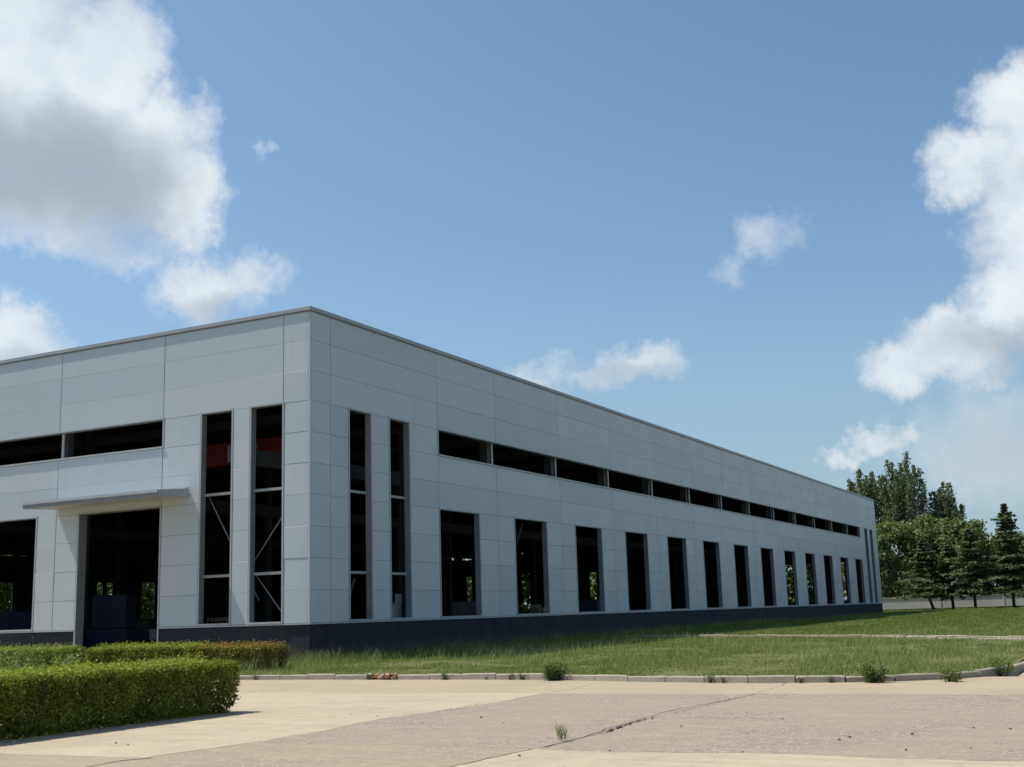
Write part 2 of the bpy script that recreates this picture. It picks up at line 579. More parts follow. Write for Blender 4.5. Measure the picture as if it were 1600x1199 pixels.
def smooth_path(pts, step):
    """Catmull-Rom resampling at about equal steps."""
    P = [Vector(p) for p in pts]
    P = [P[0] * 2 - P[1]] + P + [P[-1] * 2 - P[-2]]
    dense = []
    for i in range(1, len(P) - 2):
        for k in range(40):
            t = k / 40
            a, b, c, d = P[i - 1], P[i], P[i + 1], P[i + 2]
            dense.append(0.5 * ((2 * b) + (c - a) * t + (2 * a - 5 * b + 4 * c - d) * t * t + (3 * b - a - 3 * c + d) * t ** 3))
    dense.append(P[-2])
    out = [dense[0]]
    acc = 0
    for i in range(1, len(dense)):
        acc += (dense[i] - dense[i - 1]).length
        if acc >= step:
            out.append(dense[i])
            acc = 0
    return out


kpath = smooth_path(KERB_PTS, 0.25)


def kerb_x(y):
    """x of the kerb line where it runs beside the left facade."""
    best = None
    for a, b in zip(kpath, kpath[1:]):
        if (a.y - y) * (b.y - y) <= 0 and a.x < -9.0 and abs(a.y - b.y) > 1e-6:
            best = a.x + (b.x - a.x) * (y - a.y) / (b.y - a.y)
            break
    return best if best is not None else -9.2


# lawn polygon inside the kerb (two sheets: beside the works, and beyond its far end)
lawn = MB()
NY = 40
for j in range(NY + 1):
    y = -24.72 + (1.2 + 24.72) * j / NY
    xk = kerb_x(y) if y > -24.2 else -8.2
    for i in range(61):
        x = xk + 0.06 + (112 - xk) * (i / 60) ** 1.6
        lawn.v.append((x, y, lawn_z(x) + 0.05 * noise.noise((x * 0.25, y * 0.25, 0))))
for j in range(NY):
    for i in range(60):
        a = j * 61 + i
        lawn.f.append((a, a + 1, a + 62, a + 61))
struct(lawn.build('lawn', SOIL))
struct(grid_sheet('far_lawn', 112.1, 220, -60, 110, 24, 24, lambda x, y: lawn_z(x), SOIL))
struct(grid_sheet('back_lawn', -60, 112, 60.5, 120, 20, 8, lambda x, y: 0.12, SOIL))

pave = bpy.data.objects.new('pavement', MB().box(-140, -9.3, -90, 60, -0.5, -0.035).mesh('pavement', JOINT))
COL.objects.link(pave)
struct(pave)
side_road = MB().box(-9.29, 160, -60, -25.0, -0.5, -0.030).build('side_road', SLAB_TAN)
struct(side_road)
# in front of the doorway
struct(MB().box(-9.28, -0.02, 1.25, 59.0, -0.5, 0.02).build('forecourt', SLAB_TAN))


def paving_slab(x0, x1, y0, y1, mat, z=0.0, jit=0.05, gap=0.012, seed=0):
    """One cast slab with a ragged, slightly chipped outline and a dished top."""
    rr = random.Random(seed)
    pts = []

    def edge(ax, ay, bx, by):
        L = math.hypot(bx - ax, by - ay)
        n = max(2, int(L / 0.16))
        nx, ny = -(by - ay) / L, (bx - ax) / L
        for k in range(n):
            t = k / n
            px, py = ax + (bx - ax) * t, ay + (by - ay) * t
            # the same wander on both sides of a joint, plus chips of its own
            w = jit * (noise.noise((px * 0.45, py * 0.45, 3.3)) * 2.2 + noise.noise((px * 2.1, py * 2.1, 1.0)) * 0.55)
            chip = gap * (0.35 + 0.65 * rr.random()) + (rr.random() < 0.07) * rr.uniform(0.01, 0.03)
            pts.append((px + abs(ny) * 0 + (w if abs(nx) > 0.5 else 0) + nx * chip, py + (w if abs(ny) > 0.5 else 0) + ny * chip))
    edge(x0, y0, x1, y0)
    edge(x1, y0, x1, y1)
    edge(x1, y1, x0, y1)
    edge(x0, y1, x0, y0)
    n = len(pts)
    cx, cy = (x0 + x1) / 2, (y0 + y1) / 2
    mb = MB()
    for (px, py) in pts:
        mb.v.append((px, py, -0.3))
    for (px, py) in pts:
        mb.v.append((px, py, z - 0.012))
    for (px, py) in pts:
        d = math.hypot(cx - px, cy - py)
        mb.v.append((px + (cx - px) / d * 0.02, py + (cy - py) / d * 0.02, z))
    for k in range(n):
        k2 = (k + 1) % n
        mb.f.append((k, k2, n + k2, n + k))
        mb.f.append((n + k, n + k2, 2 * n + k2, 2 * n + k))
    mb.f.append(tuple(2 * n + k for k in range(n)))
    return mb.build('paving_slab', mat, pave)


XJ = [-50, -41, -32.1, -23.2, -14.2, -9.3]
YJ = [-46.3, -42.0, -37.7, -33.4, -28.6, -20.85, -16.6, -9.0, -2.0, 5.0, 14.0]
XJ2 = [-50, -41, -33.5, -25.3, -14.2, -9.3]
for i in range(len(XJ) - 1):
    for j in range(len(YJ) - 1):
        y0, y1 = YJ[j], YJ[j + 1]
        xs = XJ2 if y0 >= -17 else XJ
        x0, x1 = xs[i], xs[i + 1]
        sd = i * 31 + j
        if i == 4:
            mt = SLAB_TAN
        elif i == 3 and y0 >= -17:
            mt = SLAB_PALE
        elif i == 2 and y1 <= -20.8:
            mt = SLAB_PALE
        elif i == 3:
            mt = SLAB_ROUGH
        else:
            mt = SLAB_PINK
        rr = random.Random(sd)
        paving_slab(x0, x1, y0, y1, mt, rr.uniform(-0.006, 0.006), 0.13, 0.006, sd)


def crack(pts, w):
    """A thin dark crack, a ragged ribbon lying 4 mm above the slab."""
    mb = MB()
    P = []
    for a, b in zip(pts, pts[1:]):
        L = math.hypot(b[0] - a[0], b[1] - a[1])
        n = max(2, int(L / 0.07))
        for k in range(n):
            t = k / n
            P.append((a[0] + (b[0] - a[0]) * t + random.gauss(0, 0.012), a[1] + (b[1] - a[1]) * t + random.gauss(0, 0.018)))
    P.append(pts[-1])
    for i, p in enumerate(P):
        q = P[min(i + 1, len(P) - 1)]
        o = P[max(i - 1, 0)]
        dx, dy = q[0] - o[0], q[1] - o[1]
        L = math.hypot(dx, dy) or 1
        ww = w * random.uniform(0.25, 1.0) * math.sin(math.pi * (0.06 + 0.88 * i / (len(P) - 1)))
        mb.v += [(p[0] - dy / L * ww, p[1] + dx / L * ww, 0.0125), (p[0] + dy / L * ww, p[1] - dx / L * ww, 0.0125)]
    for i in range(len(P) - 1):
        mb.f.append((2 * i, 2 * i + 1, 2 * i + 3, 2 * i + 2))
    return mb.build('crack', CRACKM, pave)


CRACKM = mat_noisy('open_crack_dirt', (0.05, 0.042, 0.033), (0.08, 0.065, 0.05), 9.0, 0.95, 0.1, 0)
crack([(-21.9, -20.95), (-21.2, -20.98), (-20.3, -20.86), (-19.6, -20.8), (-19.0, -20.86)], 0.040)
crack([(-18.9, -20.9), (-17.6, -20.9), (-16.2, -20.95), (-14.9, -20.85)], 0.012)
crack([(-19.2, -21.3), (-19.1, -22.0), (-19.2, -22.9)], 0.010)
crack([(-18.9, -16.75), (-17.9, -16.65), (-16.8, -16.6)], 0.018)

# kerb stones
kerb = struct(bpy.data.objects.new('kerb', MB().box(-9.2, -9.1, 0.95, 1.0, -0.2, 0.0).mesh('kerb', KERB)))
COL.objects.link(kerb)
ks = smooth_path(KERB_PTS, 0.96)


def kerb_stone(a, b, z1, name='kerb_stone', mat=KERB, parent=kerb, wid=0.13, drop=0.0, base=-0.25):
    d = (b - a)
    L = d.length
    d.normalize()
    n = Vector((-d.y, d.x))
    mb = MB()
    g_ = random.uniform(0.004, 0.018)
    c = 0.022
    a2, b2 = a + d * g_, b - d * g_ * 0.4
    h = wid / 2
    prof = [(-h, base), (-h, z1 - c), (-h + c, z1), (h - c, z1), (h, z1 - c), (h, base)]
    for k in range(5):
        p = a2 + (b2 - a2) * (k / 4)
        for (o, z) in prof:
            wob = 0.007 * noise.noise((p.x * 3, p.y * 3, z * 4 + o * 9))
            chip = -random.uniform(0, 0.03) if (k in (0, 4) and z > 0 and random.random() < 0.35) else 0
            mb.v.append((p.x + n.x * (o + wob), p.y + n.y * (o + wob), z + (wob + chip if z > 0 else 0) - drop * (k / 4)))
    m_ = len(prof)
    for k in range(4):
        for i in range(m_ - 1):
            q = k * m_ + i
            mb.f.append((q, q + 1, q + m_ + 1, q + m_))
    mb.f.append(tuple(range(m_ - 1, -1, -1)))
    mb.f.append(tuple(4 * m_ + i for i in range(m_)))
    return mb.build(name, mat, parent)


for i, (a, b) in enumerate(zip(ks, ks[1:])):
    if b.x > 14:
        break
    mid = (a + b) / 2
    if mid.x < -9 and -10.1 < mid.y < -9.1:      # the broken stone: only rubble is left
        for k in range(26):
            p = a + (b - a) * random.random() + Vector((random.uniform(-.12, .22), 0))
            s = random.uniform(0.04, 0.10)
            mb = MB()
            mb.box(-s, s, -s * .6, s * .6, -s * .5, s * .5)
            o = mb.build('brick_fragment', BRICK if random.random() < 0.65 else KERB, kerb, 0.012)
            o.location = (p.x, p.y, random.uniform(0.02, 0.13))
            o.rotation_euler = (random.uniform(-.5, .5), random.uniform(-.5, .5), random.uniform(0, 6))
        continue
    kerb_stone(a, b, 0.135 + random.uniform(-0.018, 0.016), drop=random.uniform(-0.015, 0.015))

# narrow edgings of the footpath that crosses the lawn
edg = struct(bpy.data.objects.new('path_edging', MB().box(22.5, 22.6, -1.6, -1.5, 0.0, 0.1).mesh('path_edging', KERB)))
COL.objects.link(edg)
for pts, top in (([(24.0, -1.7), (21.3, -9.0), (16.4, -16.9), (10.9, -23.4), (9.6, -24.6)], 0.115), ([(14.5, -18.0), (12.2, -20.6), (9.6, -23.5), (8.6, -24.5)], 0.09)):
    pp = smooth_path(pts, 1.0)
    for a, b in zip(pp, pp[1:]):
        kerb_stone(a, b, lawn_z((a.x + b.x) / 2) + top + random.uniform(-.02, .02), 'edging_stone', KERB, edg, 0.11, base=-0.1)

# ------------------------------------------------------------------ the works building
L_R, L_L, H_TOP, SILL = 110.0, 60.0, 13.5, 1.5
bld = empty('factory_building', (0, 0, 0), 'long light grey metal panel factory hall with dark plinth, slot windows and doorway', 'building')
ROWS = [SILL + 1.2 * k for k in range(11)]
WIN0, WINP, WINW = 9.53, 7.275, 3.62
R_WINS = [(WIN0 + WINP * k, WIN0 + WINP * k + WINW) for k in range(13)]
R_SLOTS = [(2.6, 4.12), (5.54, 7.06), (102.94, 104.46), (105.88, 107.40)]
R_BAND = (9.53, 100.47)
R_JOINT = [0.07, 1.33, 9.46] + [15.0 + 7.28 * k for k in range(12)] + [100.54, 108.67, 110.0]
L_WINS = [(14.62, 18.24), (21.9, 25.5), (29.2, 32.8), (38.3, 41.9)]
L_SLOTS = [(1.30, 2.85), (3.82, 5.38), (54.6, 56.2), (57.2, 58.7)]
L_BAND = (7.46, 52.5)
L_DOOR = (7.50, 12.05)
L_JOINT = [0.07, 1.27, 7.45, 13.42, 20.0]


def openings(side):
    w, s, b = (R_WINS, R_SLOTS, R_BAND) if side == 'R' else (L_WINS, L_SLOTS, L_BAND)
    o = [(a, c, 1.5, 6.3) for a, c in w] + [(a, c, 1.5, 9.9) for a, c in s] + [(b[0], b[1], 8.7, 9.9)]
    if side == 'L':
        o.append((L_DOOR[0], L_DOOR[1], 0.0, 6.3))
    return o


def fmap(side):
    """facade coordinates (along, inward depth, up) -> box corners"""
    if side == 'R':
        return lambda u0, u1, d0, d1, z0, z1: (u0, u1, d0, d1, z0, z1)
    return lambda u0, u1, d0, d1, z0, z1: (d0, d1, u0, u1, z0, z1)


def cut(u0, u1, z0, z1, ops):
    """what is left of one strip once the openings are taken out"""
    res = [(u0, u1)]
    for a, b, c, d in ops:
        if c < z1 - 1e-3 and d > z0 + 1e-3:
            nr = []
            for p, q in res:
                if b <= p or a >= q:
                    nr.append((p, q))
                    continue
                if a - p > 0.03:
                    nr.append((p, a))
                if q - b > 0.03:
                    nr.append((b, q))
            res = nr
    return res


_panels = {}


def panel_mesh(w, h):
    key = (round(w, 2), round(h, 2))
    if key not in _panels:
        mb = MB()
        gx, gz, c = 0.013, 0.004, 0.006
        for (x, z, y) in ((gx, gz, 0.06), (w - gx, gz, 0.06), (w - gx, h - gz, 0.06), (gx, h - gz, 0.06),
                          (gx, gz, c), (w - gx, gz, c), (w - gx, h - gz, c), (gx, h - gz, c),
                          (gx + c, gz + c, 0), (w - gx - c, gz + c, 0), (w - gx - c, h - gz - c, 0), (gx + c, h - gz - c, 0)):
            mb.v.append((x, y, z))
        for k in range(4):
            k2 = (k + 1) % 4
            mb.f += [(k, k2, 4 + k2, 4 + k), (4 + k, 4 + k2, 8 + k2, 8 + k)]
        mb.f.append((8, 9, 10, 11))
        _panels[key] = mb.mesh('wall_panel', PANEL)
    return _panels[key]


for side, joints in (('R', R_JOINT), ('L', L_JOINT)):
    ops = openings(side)
    for r in range(10):
        z0, z1 = ROWS[r], ROWS[r + 1]
        for u0, u1 in zip(joints, joints[1:]):
            for p, q in cut(u0, u1, z0, z1, ops):
                o = bpy.data.objects.new('wall_panel', panel_mesh(q - p, z1 - z0))
                COL.objects.link(o)
                o.parent = bld
                # sheets never sit perfectly true
                tz, tx = random.gauss(0, 0.0012), random.gauss(0, 0.0026)
                if side == 'R':
                    o.location = (p, 0, z0)
                    o.rotation_euler = (tx, 0, tz if q - p < 2 else tz * 0.3)
                else:
                    o.location = (0, q, z0)
                    o.rotation_euler = (tx, 0, -math.pi / 2 + (tz if q - p < 2 else tz * 0.3))

# sheeted lining behind the panels, openings left free
for side in 'RL':
    M_ = fmap(side)
    ops = openings(side)
    mb = MB()
    L = L_R if side == 'R' else L_L
    for z0, z1 in ((1.5, 6.3), (6.3, 8.7), (8.7, 9.9), (9.9, 13.40)):
        for p, q in cut(0.07 if side == 'R' else 0.22, L - 0.01, z0, z1, ops):
            mb.box(*M_(p, q, 0.068, 0.215, z0, z1))
    mb.build('wall_lining', BACKING, bld)
# the rest of the left facade, out of the picture
mb = MB()
ops = openings('L')
for z0, z1 in ((1.5, 6.3), (6.3, 8.7), (8.7, 9.9), (9.9, 13.40)):
    for p, q in cut(20.0, 60.0, z0, z1, ops):
        mb.box(0.002, 0.066, p, q, z0, z1)
mb.build('wall', PANEL, bld)
# back and far end walls, with fewer openings
BACK_OPS = [(48.0, 50.7, 8.0, 8.5), (52.3, 54.0, 8.0, 8.5), (44.8, 45.3, 8.0, 8.5), (35.6, 38.2, 7.9, 8.5),
            (46.5, 47.2, 2.2, 5.7), (47.7, 49.1, 2.2, 5.7), (52.1, 54.0, 2.2, 5.8), (35.2, 37.0, 2.2, 5.6)]
END_OPS = [(58.5, 59.5, 2.0, 6.8), (55.1, 56.0, 2.0, 6.8), (46.1, 47.9, 2.0, 6.9), (35.9, 37.3, 2.0, 6.6), (17.4, 18.4, 1.9, 6.5),
           (9.6, 11.4, 1.9, 6.4), (7.0, 8.8, 1.9, 6.4), (3.4, 5.0, 1.9, 6.4), (55.0, 56.9, 9.1, 10.2), (57.9, 59.3, 9.2, 10.2), (46.9, 48.0, 9.1, 9.7)]


def plain_wall(name, along_x, u_lo, u_hi, d0, d1, ops):
    mb = MB()
    zs = sorted({0.0, 13.4} | {o[2] for o in ops} | {o[3] for o in ops})
    for z0, z1 in zip(zs, zs[1:]):
        for p, q in cut(u_lo, u_hi, z0, z1, ops):
            if along_x:
                mb.box(p, q, d0, d1, z0, z1)
            else:
                mb.box(d0, d1, p, q, z0, z1)
    return mb.build(name, BACKING, bld)


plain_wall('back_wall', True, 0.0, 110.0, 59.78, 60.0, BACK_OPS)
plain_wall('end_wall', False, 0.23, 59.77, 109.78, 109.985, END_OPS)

MB().box(-0.004, 0.068, -0.004, 0.068, 1.45, 13.40).build('corner_trim', PANEL, bld, 0.004)
# plinth, sill flashing, coping
MB().box(0.03, 109.97, 0.03, 0.25, -0.3, 1.44).build('plinth', PLINTH, bld)
for a, b in ((0.26, 7.50), (12.05, 59.7)):
    MB().box(0.03, 0.25, a, b, -0.3, 1.44).build('plinth', PLINTH, bld)
MB().box(-0.022, 110.0, -0.022, 0.066, 1.44, 1.495).build('sill_flashing', TRIM, bld)
for a, b in ((0.07, 7.49), (12.06, 59.9)):
    MB().box(-0.022, 0.066, a, b, 1.44, 1.495).build('sill_flashing', TRIM, bld)
for nm, args in (('coping', (0, 0, -0.06, 0.30, 13.46, 13.61)), ('coping', (-0.06, 0.30, 0, 0, 13.46, 13.61))):
    for k in range(18 if args[0] == args[1] else 10):
        lo, hi = 6.15 * k - 0.06 + (0.006 if k else 0), min(6.15 * (k + 1) - 0.06, 110.06)
        if args[0] == args[1]:
            MB().box(lo, hi, *args[2:]).build(nm, COPING, bld, 0.006)
        else:
            MB().box(args[0], args[1], lo + (0.365 if k == 0 else 0), hi, *args[4:]).build(nm, COPING, bld, 0.006)
MB().box(-0.03, 110.03, -0.03, 0.25, 13.405, 13.455).build('coping_drip', TRIM_DARK, bld)
MB().box(-0.03, 0.25, 0.252, 60.0, 13.405, 13.455).build('coping_drip', TRIM_DARK, bld)


def opening_frame(side, u0, u1, z0, z1, name, depth=0.27, sill=True):
    """pressed trim round the opening with liners through the wall"""
    M_ = fmap(side)
    mb = MB()
    t, pr = 0.06, 0.012
    mb.box(*M_(u0 - t, u0, -pr, 0.004, z0 - (0.0 if sill else -0.0), z1 + t))
    mb.box(*M_(u1, u1 + t, -pr, 0.004, z0, z1 + t))
    mb.box(*M_(u0, u1, -pr, 0.004, z1, z1 + t))
    if sill:
        mb.box(*M_(u0 - t, u1 + t, -0.05, depth, z0 + 0.004, z0 + 0.075))
    fr = mb.build(name, TRIM, bld)
    g_, zb = 0.022, z0 + (0.08 if sill else 0)
    MB().box(*M_(u0 - t - g_, u0 - t - .001, -0.007, 0.003, zb, z1 + t + g_)).build('shadow_gap_strip', TRIM_DARK, fr)  # dark strips either side stand in for a shadow gap beside the trim
    MB().box(*M_(u1 + t + .001, u1 + t + g_, -0.007, 0.003, zb, z1 + t + g_)).build('shadow_gap_strip', TRIM_DARK, fr)
    MB().box(*M_(u0 + 0.002, u0 + 0.022, -pr + .003, depth, zb, z1 - .002)).build('jamb_liner', LINER, fr)
    MB().box(*M_(u1 - 0.022, u1 - 0.002, -pr + .003, depth, zb, z1 - .002)).build('jamb_liner', LINER, fr)
    MB().box(*M_(u0 + 0.023, u1 - 0.023, -pr + .003, depth, z1 - 0.022, z1 - .002)).build('head_liner', LINER, fr)
    return fr


for side, wins, slots in (('R', R_WINS, R_SLOTS), ('L', L_WINS, L_SLOTS)):
    M_ = fmap(side)
    for u0, u1 in wins:
        opening_frame(side, u0, u1, 1.5, 6.3, 'window_frame')
    for u0, u1 in slots:
        fr = opening_frame(side, u0, u1, 1.5, 9.9, 'slot_window_frame')
        for z in (3.33, 6.55):
            MB().box(*M_(u0 + 0.024, u1 - 0.024, 0.17, 0.26, z + 0.02, z + 0.125)).build('transom', TRANSOM, fr)
    b = R_BAND if side == 'R' else L_BAND
    fr = opening_frame(side, b[0], b[1], 8.7, 9.9, 'ribbon_window_frame')
    for u in ([15.0 + 7.28 * k for k in range(12)] if side == 'R' else [13.42, 20.7, 28.0, 35.2, 42.5]):
        MB().box(*M_(u - 0.055, u + 0.055, 0.20, 0.26, 8.777, 9.876)).build('mullion', GIRT, fr)
df = opening_frame('L', L_DOOR[0], L_DOOR[1], 0.05, 6.3, 'door_frame', 0.42, False)

# canopy over the doorway: a thin double-stepped tray on a soffit
can = empty('canopy', (0, 0, 0), '', '')
del can['label'], can['category']
can.parent = bld


def prism_y(prof, y0, y1):
    mb = MB()
    n = len(prof)
    mb.v = [(x, y0, z) for x, z in prof] + [(x, y1, z) for x, z in prof]
    mb.f = [tuple(range(n - 1, -1, -1)), tuple(n + i for i in range(n))]
    for i in range(n):
        j = (i + 1) % n
        mb.f.append((i, j, n + j, n + i))
    return mb


prism_y([(-0.026, 6.58), (-0.026, 6.94), (-1.75, 6.76), (-1.75, 6.645), (-1.70, 6.645), (-1.70, 6.50)], 6.0, 13.46).build('canopy_deck', TRIM, can)
prism_y([(-1.772, 6.67), (-1.772, 6.775), (-1.752, 6.775), (-1.752, 6.67)], 5.985, 13.475).build('fascia', TRIM, can)
prism_y([(-1.735, 6.52), (-1.735, 6.625), (-1.704, 6.625), (-1.704, 6.52)], 5.995, 13.465).build('fascia', LINER, can)
MB().box(-0.10, -0.027, 6.05, 13.40, 6.942, 6.99).build('canopy_flashing', TRIM, can)

# inside: floor, columns, roof, crane runway, girts and bracing
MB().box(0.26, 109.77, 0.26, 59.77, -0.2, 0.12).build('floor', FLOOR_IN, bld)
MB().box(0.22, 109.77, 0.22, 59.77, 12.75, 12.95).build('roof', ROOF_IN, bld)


def h_column():
    mb = MB()
    mb.box(-0.16, 0.16, -0.20, -0.18, 0.12, 12.2)
    mb.box(-0.16, 0.16, 0.18, 0.20, 0.12, 12.2)
    mb.box(-0.008, 0.008, -0.18, 0.18, 0.12, 12.2)
    return mb.mesh('steel_column', STEEL)


hc = h_column()
COLX = [0.6] + [15.0 + 7.28 * k for k in range(-1, 12)] + [109.3]
for y in (0.62, 20.0, 40.0, 59.3):
    for x in COLX:
        o = bpy.data.objects.new('steel_column', hc)
        COL.objects.link(o)
        o.location = (x, y, 0)
        o.parent = bld
for y in (7.3, 13.6, 27, 33, 46.5, 53):
    o = bpy.data.objects.new('steel_column', hc)
    COL.objects.link(o)
    o.location = (0.62, y, 0)
    o.parent = bld
raf = MB().box(-0.12, 0.12, 0.3, 59.6, 12.2, 12.7).mesh('rafter', STEEL)
for x in COLX:
    o = bpy.data.objects.new('rafter', raf)
    COL.objects.link(o)
    o.location.x = x
    o.parent = bld
pur = MB().box(0.3, 109.6, -0.04, 0.04, 12.702, 12.748).mesh('purlin', STEEL)
for k in range(24):
    o = bpy.data.objects.new('purlin', pur)
    COL.objects.link(o)
    o.location.y = 1.5 + 2.45 * k
    o.parent = bld
for y in (4.2, 19.4, 20.6, 39.4, 40.6, 58.8):
    MB().box(0.4, 109.5, y - 0.16, y + 0.16, 7.9, 8.55).build('crane_runway_beam', STEEL, bld)
brace = MB()
for (x0, z0, x1, z1) in ((0.5, 0.4, 5.6, 1), ):
    pass
for ya, za, yb, zb in ((5.60, 6.60, 3.0, 2.4), (1.05, 6.60, 4.1, 2.9), (3.15, 3.38, 0.7, 0.58)):
    MB().tube([(0.75, ya, za), (0.75, yb, zb)], 0.024, 6).build('brace', TRANSOM, bld)
for xa, za, xb, zb in ((19.4, 6.2, 16.3, 2.0), (4.2, 3.2, 2.7, 0.4)):
    MB().tube([(xa, 0.9, za), (xb, 0.9, zb)], 0.06, 6).build('brace', STEEL, bld)

# ------------------------------------------------------------------ things inside the hall
cr = empty('overhead_crane', (6.3, 0, 8.55), 'red overhead travelling crane seen through the two slot windows beside the doorway', 'crane')
MB().box(-0.28, 0.28, 4.0, 19.6, 0.20, 1.22).build('girder', ORANGE, cr, 0.01)
for y in (4.2, 19.4):
    MB().box(-1.6, 1.6, y - 0.18, y + 0.18, 0.0, 0.195).build('end_carriage', ORANGE, cr)
h_ = MB().box(-0.75, -0.282, 7.45, 8.05, 0.55, 1.1).build('hoist', YELLOW, cr, 0.02)
MB().tube([(-0.5, 7.75, 0.55), (-0.5, 7.75, -2.2)], 0.02, 6).build('hoist_rope', STEEL, h_)


def machine(loc, rz, label, mat, s=1.0):
    e = empty('workshop_machine', loc, label, 'machine', 'machines standing inside the hall', rz)
    MB().box(-1.1 * s, 1.1 * s, -0.7 * s, 0.7 * s, 0, 0.9 * s).build('machine_base', mat, e, 0.03)
    MB().box(-1.0 * s, -0.3 * s, -0.6 * s, 0.6 * s, 0.905 * s, 2.0 * s).build('machine_head', mat, e, 0.04)
    MB().box(0.1 * s, 0.95 * s, -0.45 * s, 0.45 * s, 0.905 * s, 1.15 * s).build('work_table', STEEL, e, 0.01)
    MB().box(0.4 * s, 0.8 * s, -0.78 * s, -0.705 * s, 0.5 * s, 0.85 * s).build('control_panel', MACHINE, e, 0.01)
    return e


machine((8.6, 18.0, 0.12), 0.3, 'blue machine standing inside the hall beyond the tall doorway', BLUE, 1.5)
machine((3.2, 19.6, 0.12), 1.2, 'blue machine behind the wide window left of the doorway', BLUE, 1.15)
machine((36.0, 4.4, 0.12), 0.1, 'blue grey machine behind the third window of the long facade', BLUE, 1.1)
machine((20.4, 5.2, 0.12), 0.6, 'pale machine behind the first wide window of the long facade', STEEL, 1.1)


def crate(loc, rz, label, s=(1.2, 0.9, 1.3)):
    e = empty('slatted_crate', loc, label, 'crate', 'crates standing inside the hall', rz)
    n = 5
    for sy in (-1, 1):
        for k in range(n):
            x = -s[0] / 2 + s[0] * (k + 0.5) / n
            MB().box(x - 0.07, x + 0.07, sy * s[1] / 2 - 0.012, sy * s[1] / 2 + 0.012, 0.1, s[2]).build('slat', WOOD, e)
    for z in (0.10, s[2] - 0.14):
        MB().box(-s[0] / 2, s[0] / 2, -s[1] / 2 + 0.014, s[1] / 2 - 0.014, z, z + 0.08).build('board', WOOD, e)
    for x in (-0.45, 0.45):
        MB().box(x - 0.05, x + 0.05, -s[1] / 2, s[1] / 2, 0, 0.098).build('skid', WOOD, e)
    return e


crate((23.8, 3.0, 0.12), 0.1, 'pale slatted crate behind the second window of the long facade, nearer its left jamb', (1.9, 1.0, 1.95))
crate((26.2, 3.4, 0.12), -0.15, 'pale slatted crate behind the second window of the long facade, nearer its right jamb', (1.7, 1.0, 1.8))
crate((2.2, 5.9, 0.12), 0.0, 'low slatted crate behind the slot window next to the doorway', (1.2, 1.0, 1.7))
drum = empty('steel_drum', (9.0, 1.9, 0.12), 'pale upright steel drum at the foot of the second slot window on the long facade', 'drum')
MB().tube([(0, 0, 0.9), (0, 0, 2.05), (0, 0, 2.15), (0, 0, 2.5)], [0.42, 0.42, 0.16, 0.16], 18).build('drum_body', MACHINE, drum)
MB().tube([(0, 0, 0), (0, 0, 0.895)], [0.45, 0.45], 12).build('drum_stand', STEEL, drum)
for zr in (1.25, 1.7):
    MB().tube([(0, 0, zr - 0.02), (0, 0, zr + 0.02)], 0.435, 18).build('drum_hoop', MACHINE, drum)

# ------------------------------------------------------------------ boundary wall and far buildings


def wall_thing(name, label, x, y0, y1, n, zb, zt, along='y', grp=None):
    e = empty(name, (x if along == 'y' else y0, y0 if along == 'y' else x, zb), label, 'wall', grp)
    w = (y1 - y0) / n
    for k in range(n):
        a, b = k * w + 0.02, (k + 1) * w - 0.02
        h = zt - zb
        if along == 'y':
            MB().box(-0.06, 0.06, a, b, 0.24, h - 0.08).build('wall_panel', WALLC, e)
            MB().box(-0.10, 0.10, a - 0.10, a + 0.06, 0, h + 0.02).build('post', WALLC, e)
        else:
            MB().box(a, b, -0.06, 0.06, 0.24, h - 0.08).build('wall_panel', WALLC, e)
            MB().box(a - 0.10, a + 0.06, -0.10, 0.10, 0, h + 0.02).build('post', WALLC, e)
    L = y1 - y0
    if along == 'y':
        MB().box(-0.13, 0.13, 0, L, h - 0.075, h).build('wall_cap', WALLC, e)
        MB().box(-0.09, 0.09, 0, L, -0.3, 0.22).build('wall_footing', PLINTH, e)
    else:
        MB().box(0, L, -0.13, 0.13, h - 0.075, h).build('wall_cap', WALLC, e)
        MB().box(0, L, -0.09, 0.09, -0.3, 0.22).build('wall_footing', PLINTH, e)
    return e


wall_thing('boundary_wall', 'low pale boundary wall with dark base behind the conifers at the far end', 130.0, -57.5, 58.0, 15, 0.40, 2.15)
wall_thing('boundary_wall', 'pale boundary wall glimpsed through the hall beyond its back windows', 76.0, -30.0, 128.0, 28, 0.12, 2.6, 'x')
fb = empty('far_shed', (195, -32, 0.5), 'long shed with white roof edge showing past the tallest conifer at right', 'building')
MB().box(0, 30, 0, 23.2, 0, 10.2).build('wall', WALLC, fb)
MB().box(-0.6, 30.6, -0.4, 23.6, 10.2, 10.75).build('roof_edge', WHITE_ROOF, fb)
for k in range(5):
    MB().box(-0.03, 0.1, 2 + 4.4 * k, 4.4 + 4.4 * k, 3, 6).build('window', ROOF_IN, fb)

# ------------------------------------------------------------------ trees


def tint_of(c, scale, r):
    """clump-wise + leaf-wise random colour"""
    n = np.array([noise.noise((p[0] * scale, p[1] * scale, p[2] * scale)) for p in c])
    return 0.5 + 0.55 * n + r.normal(0, 0.16, len(c))


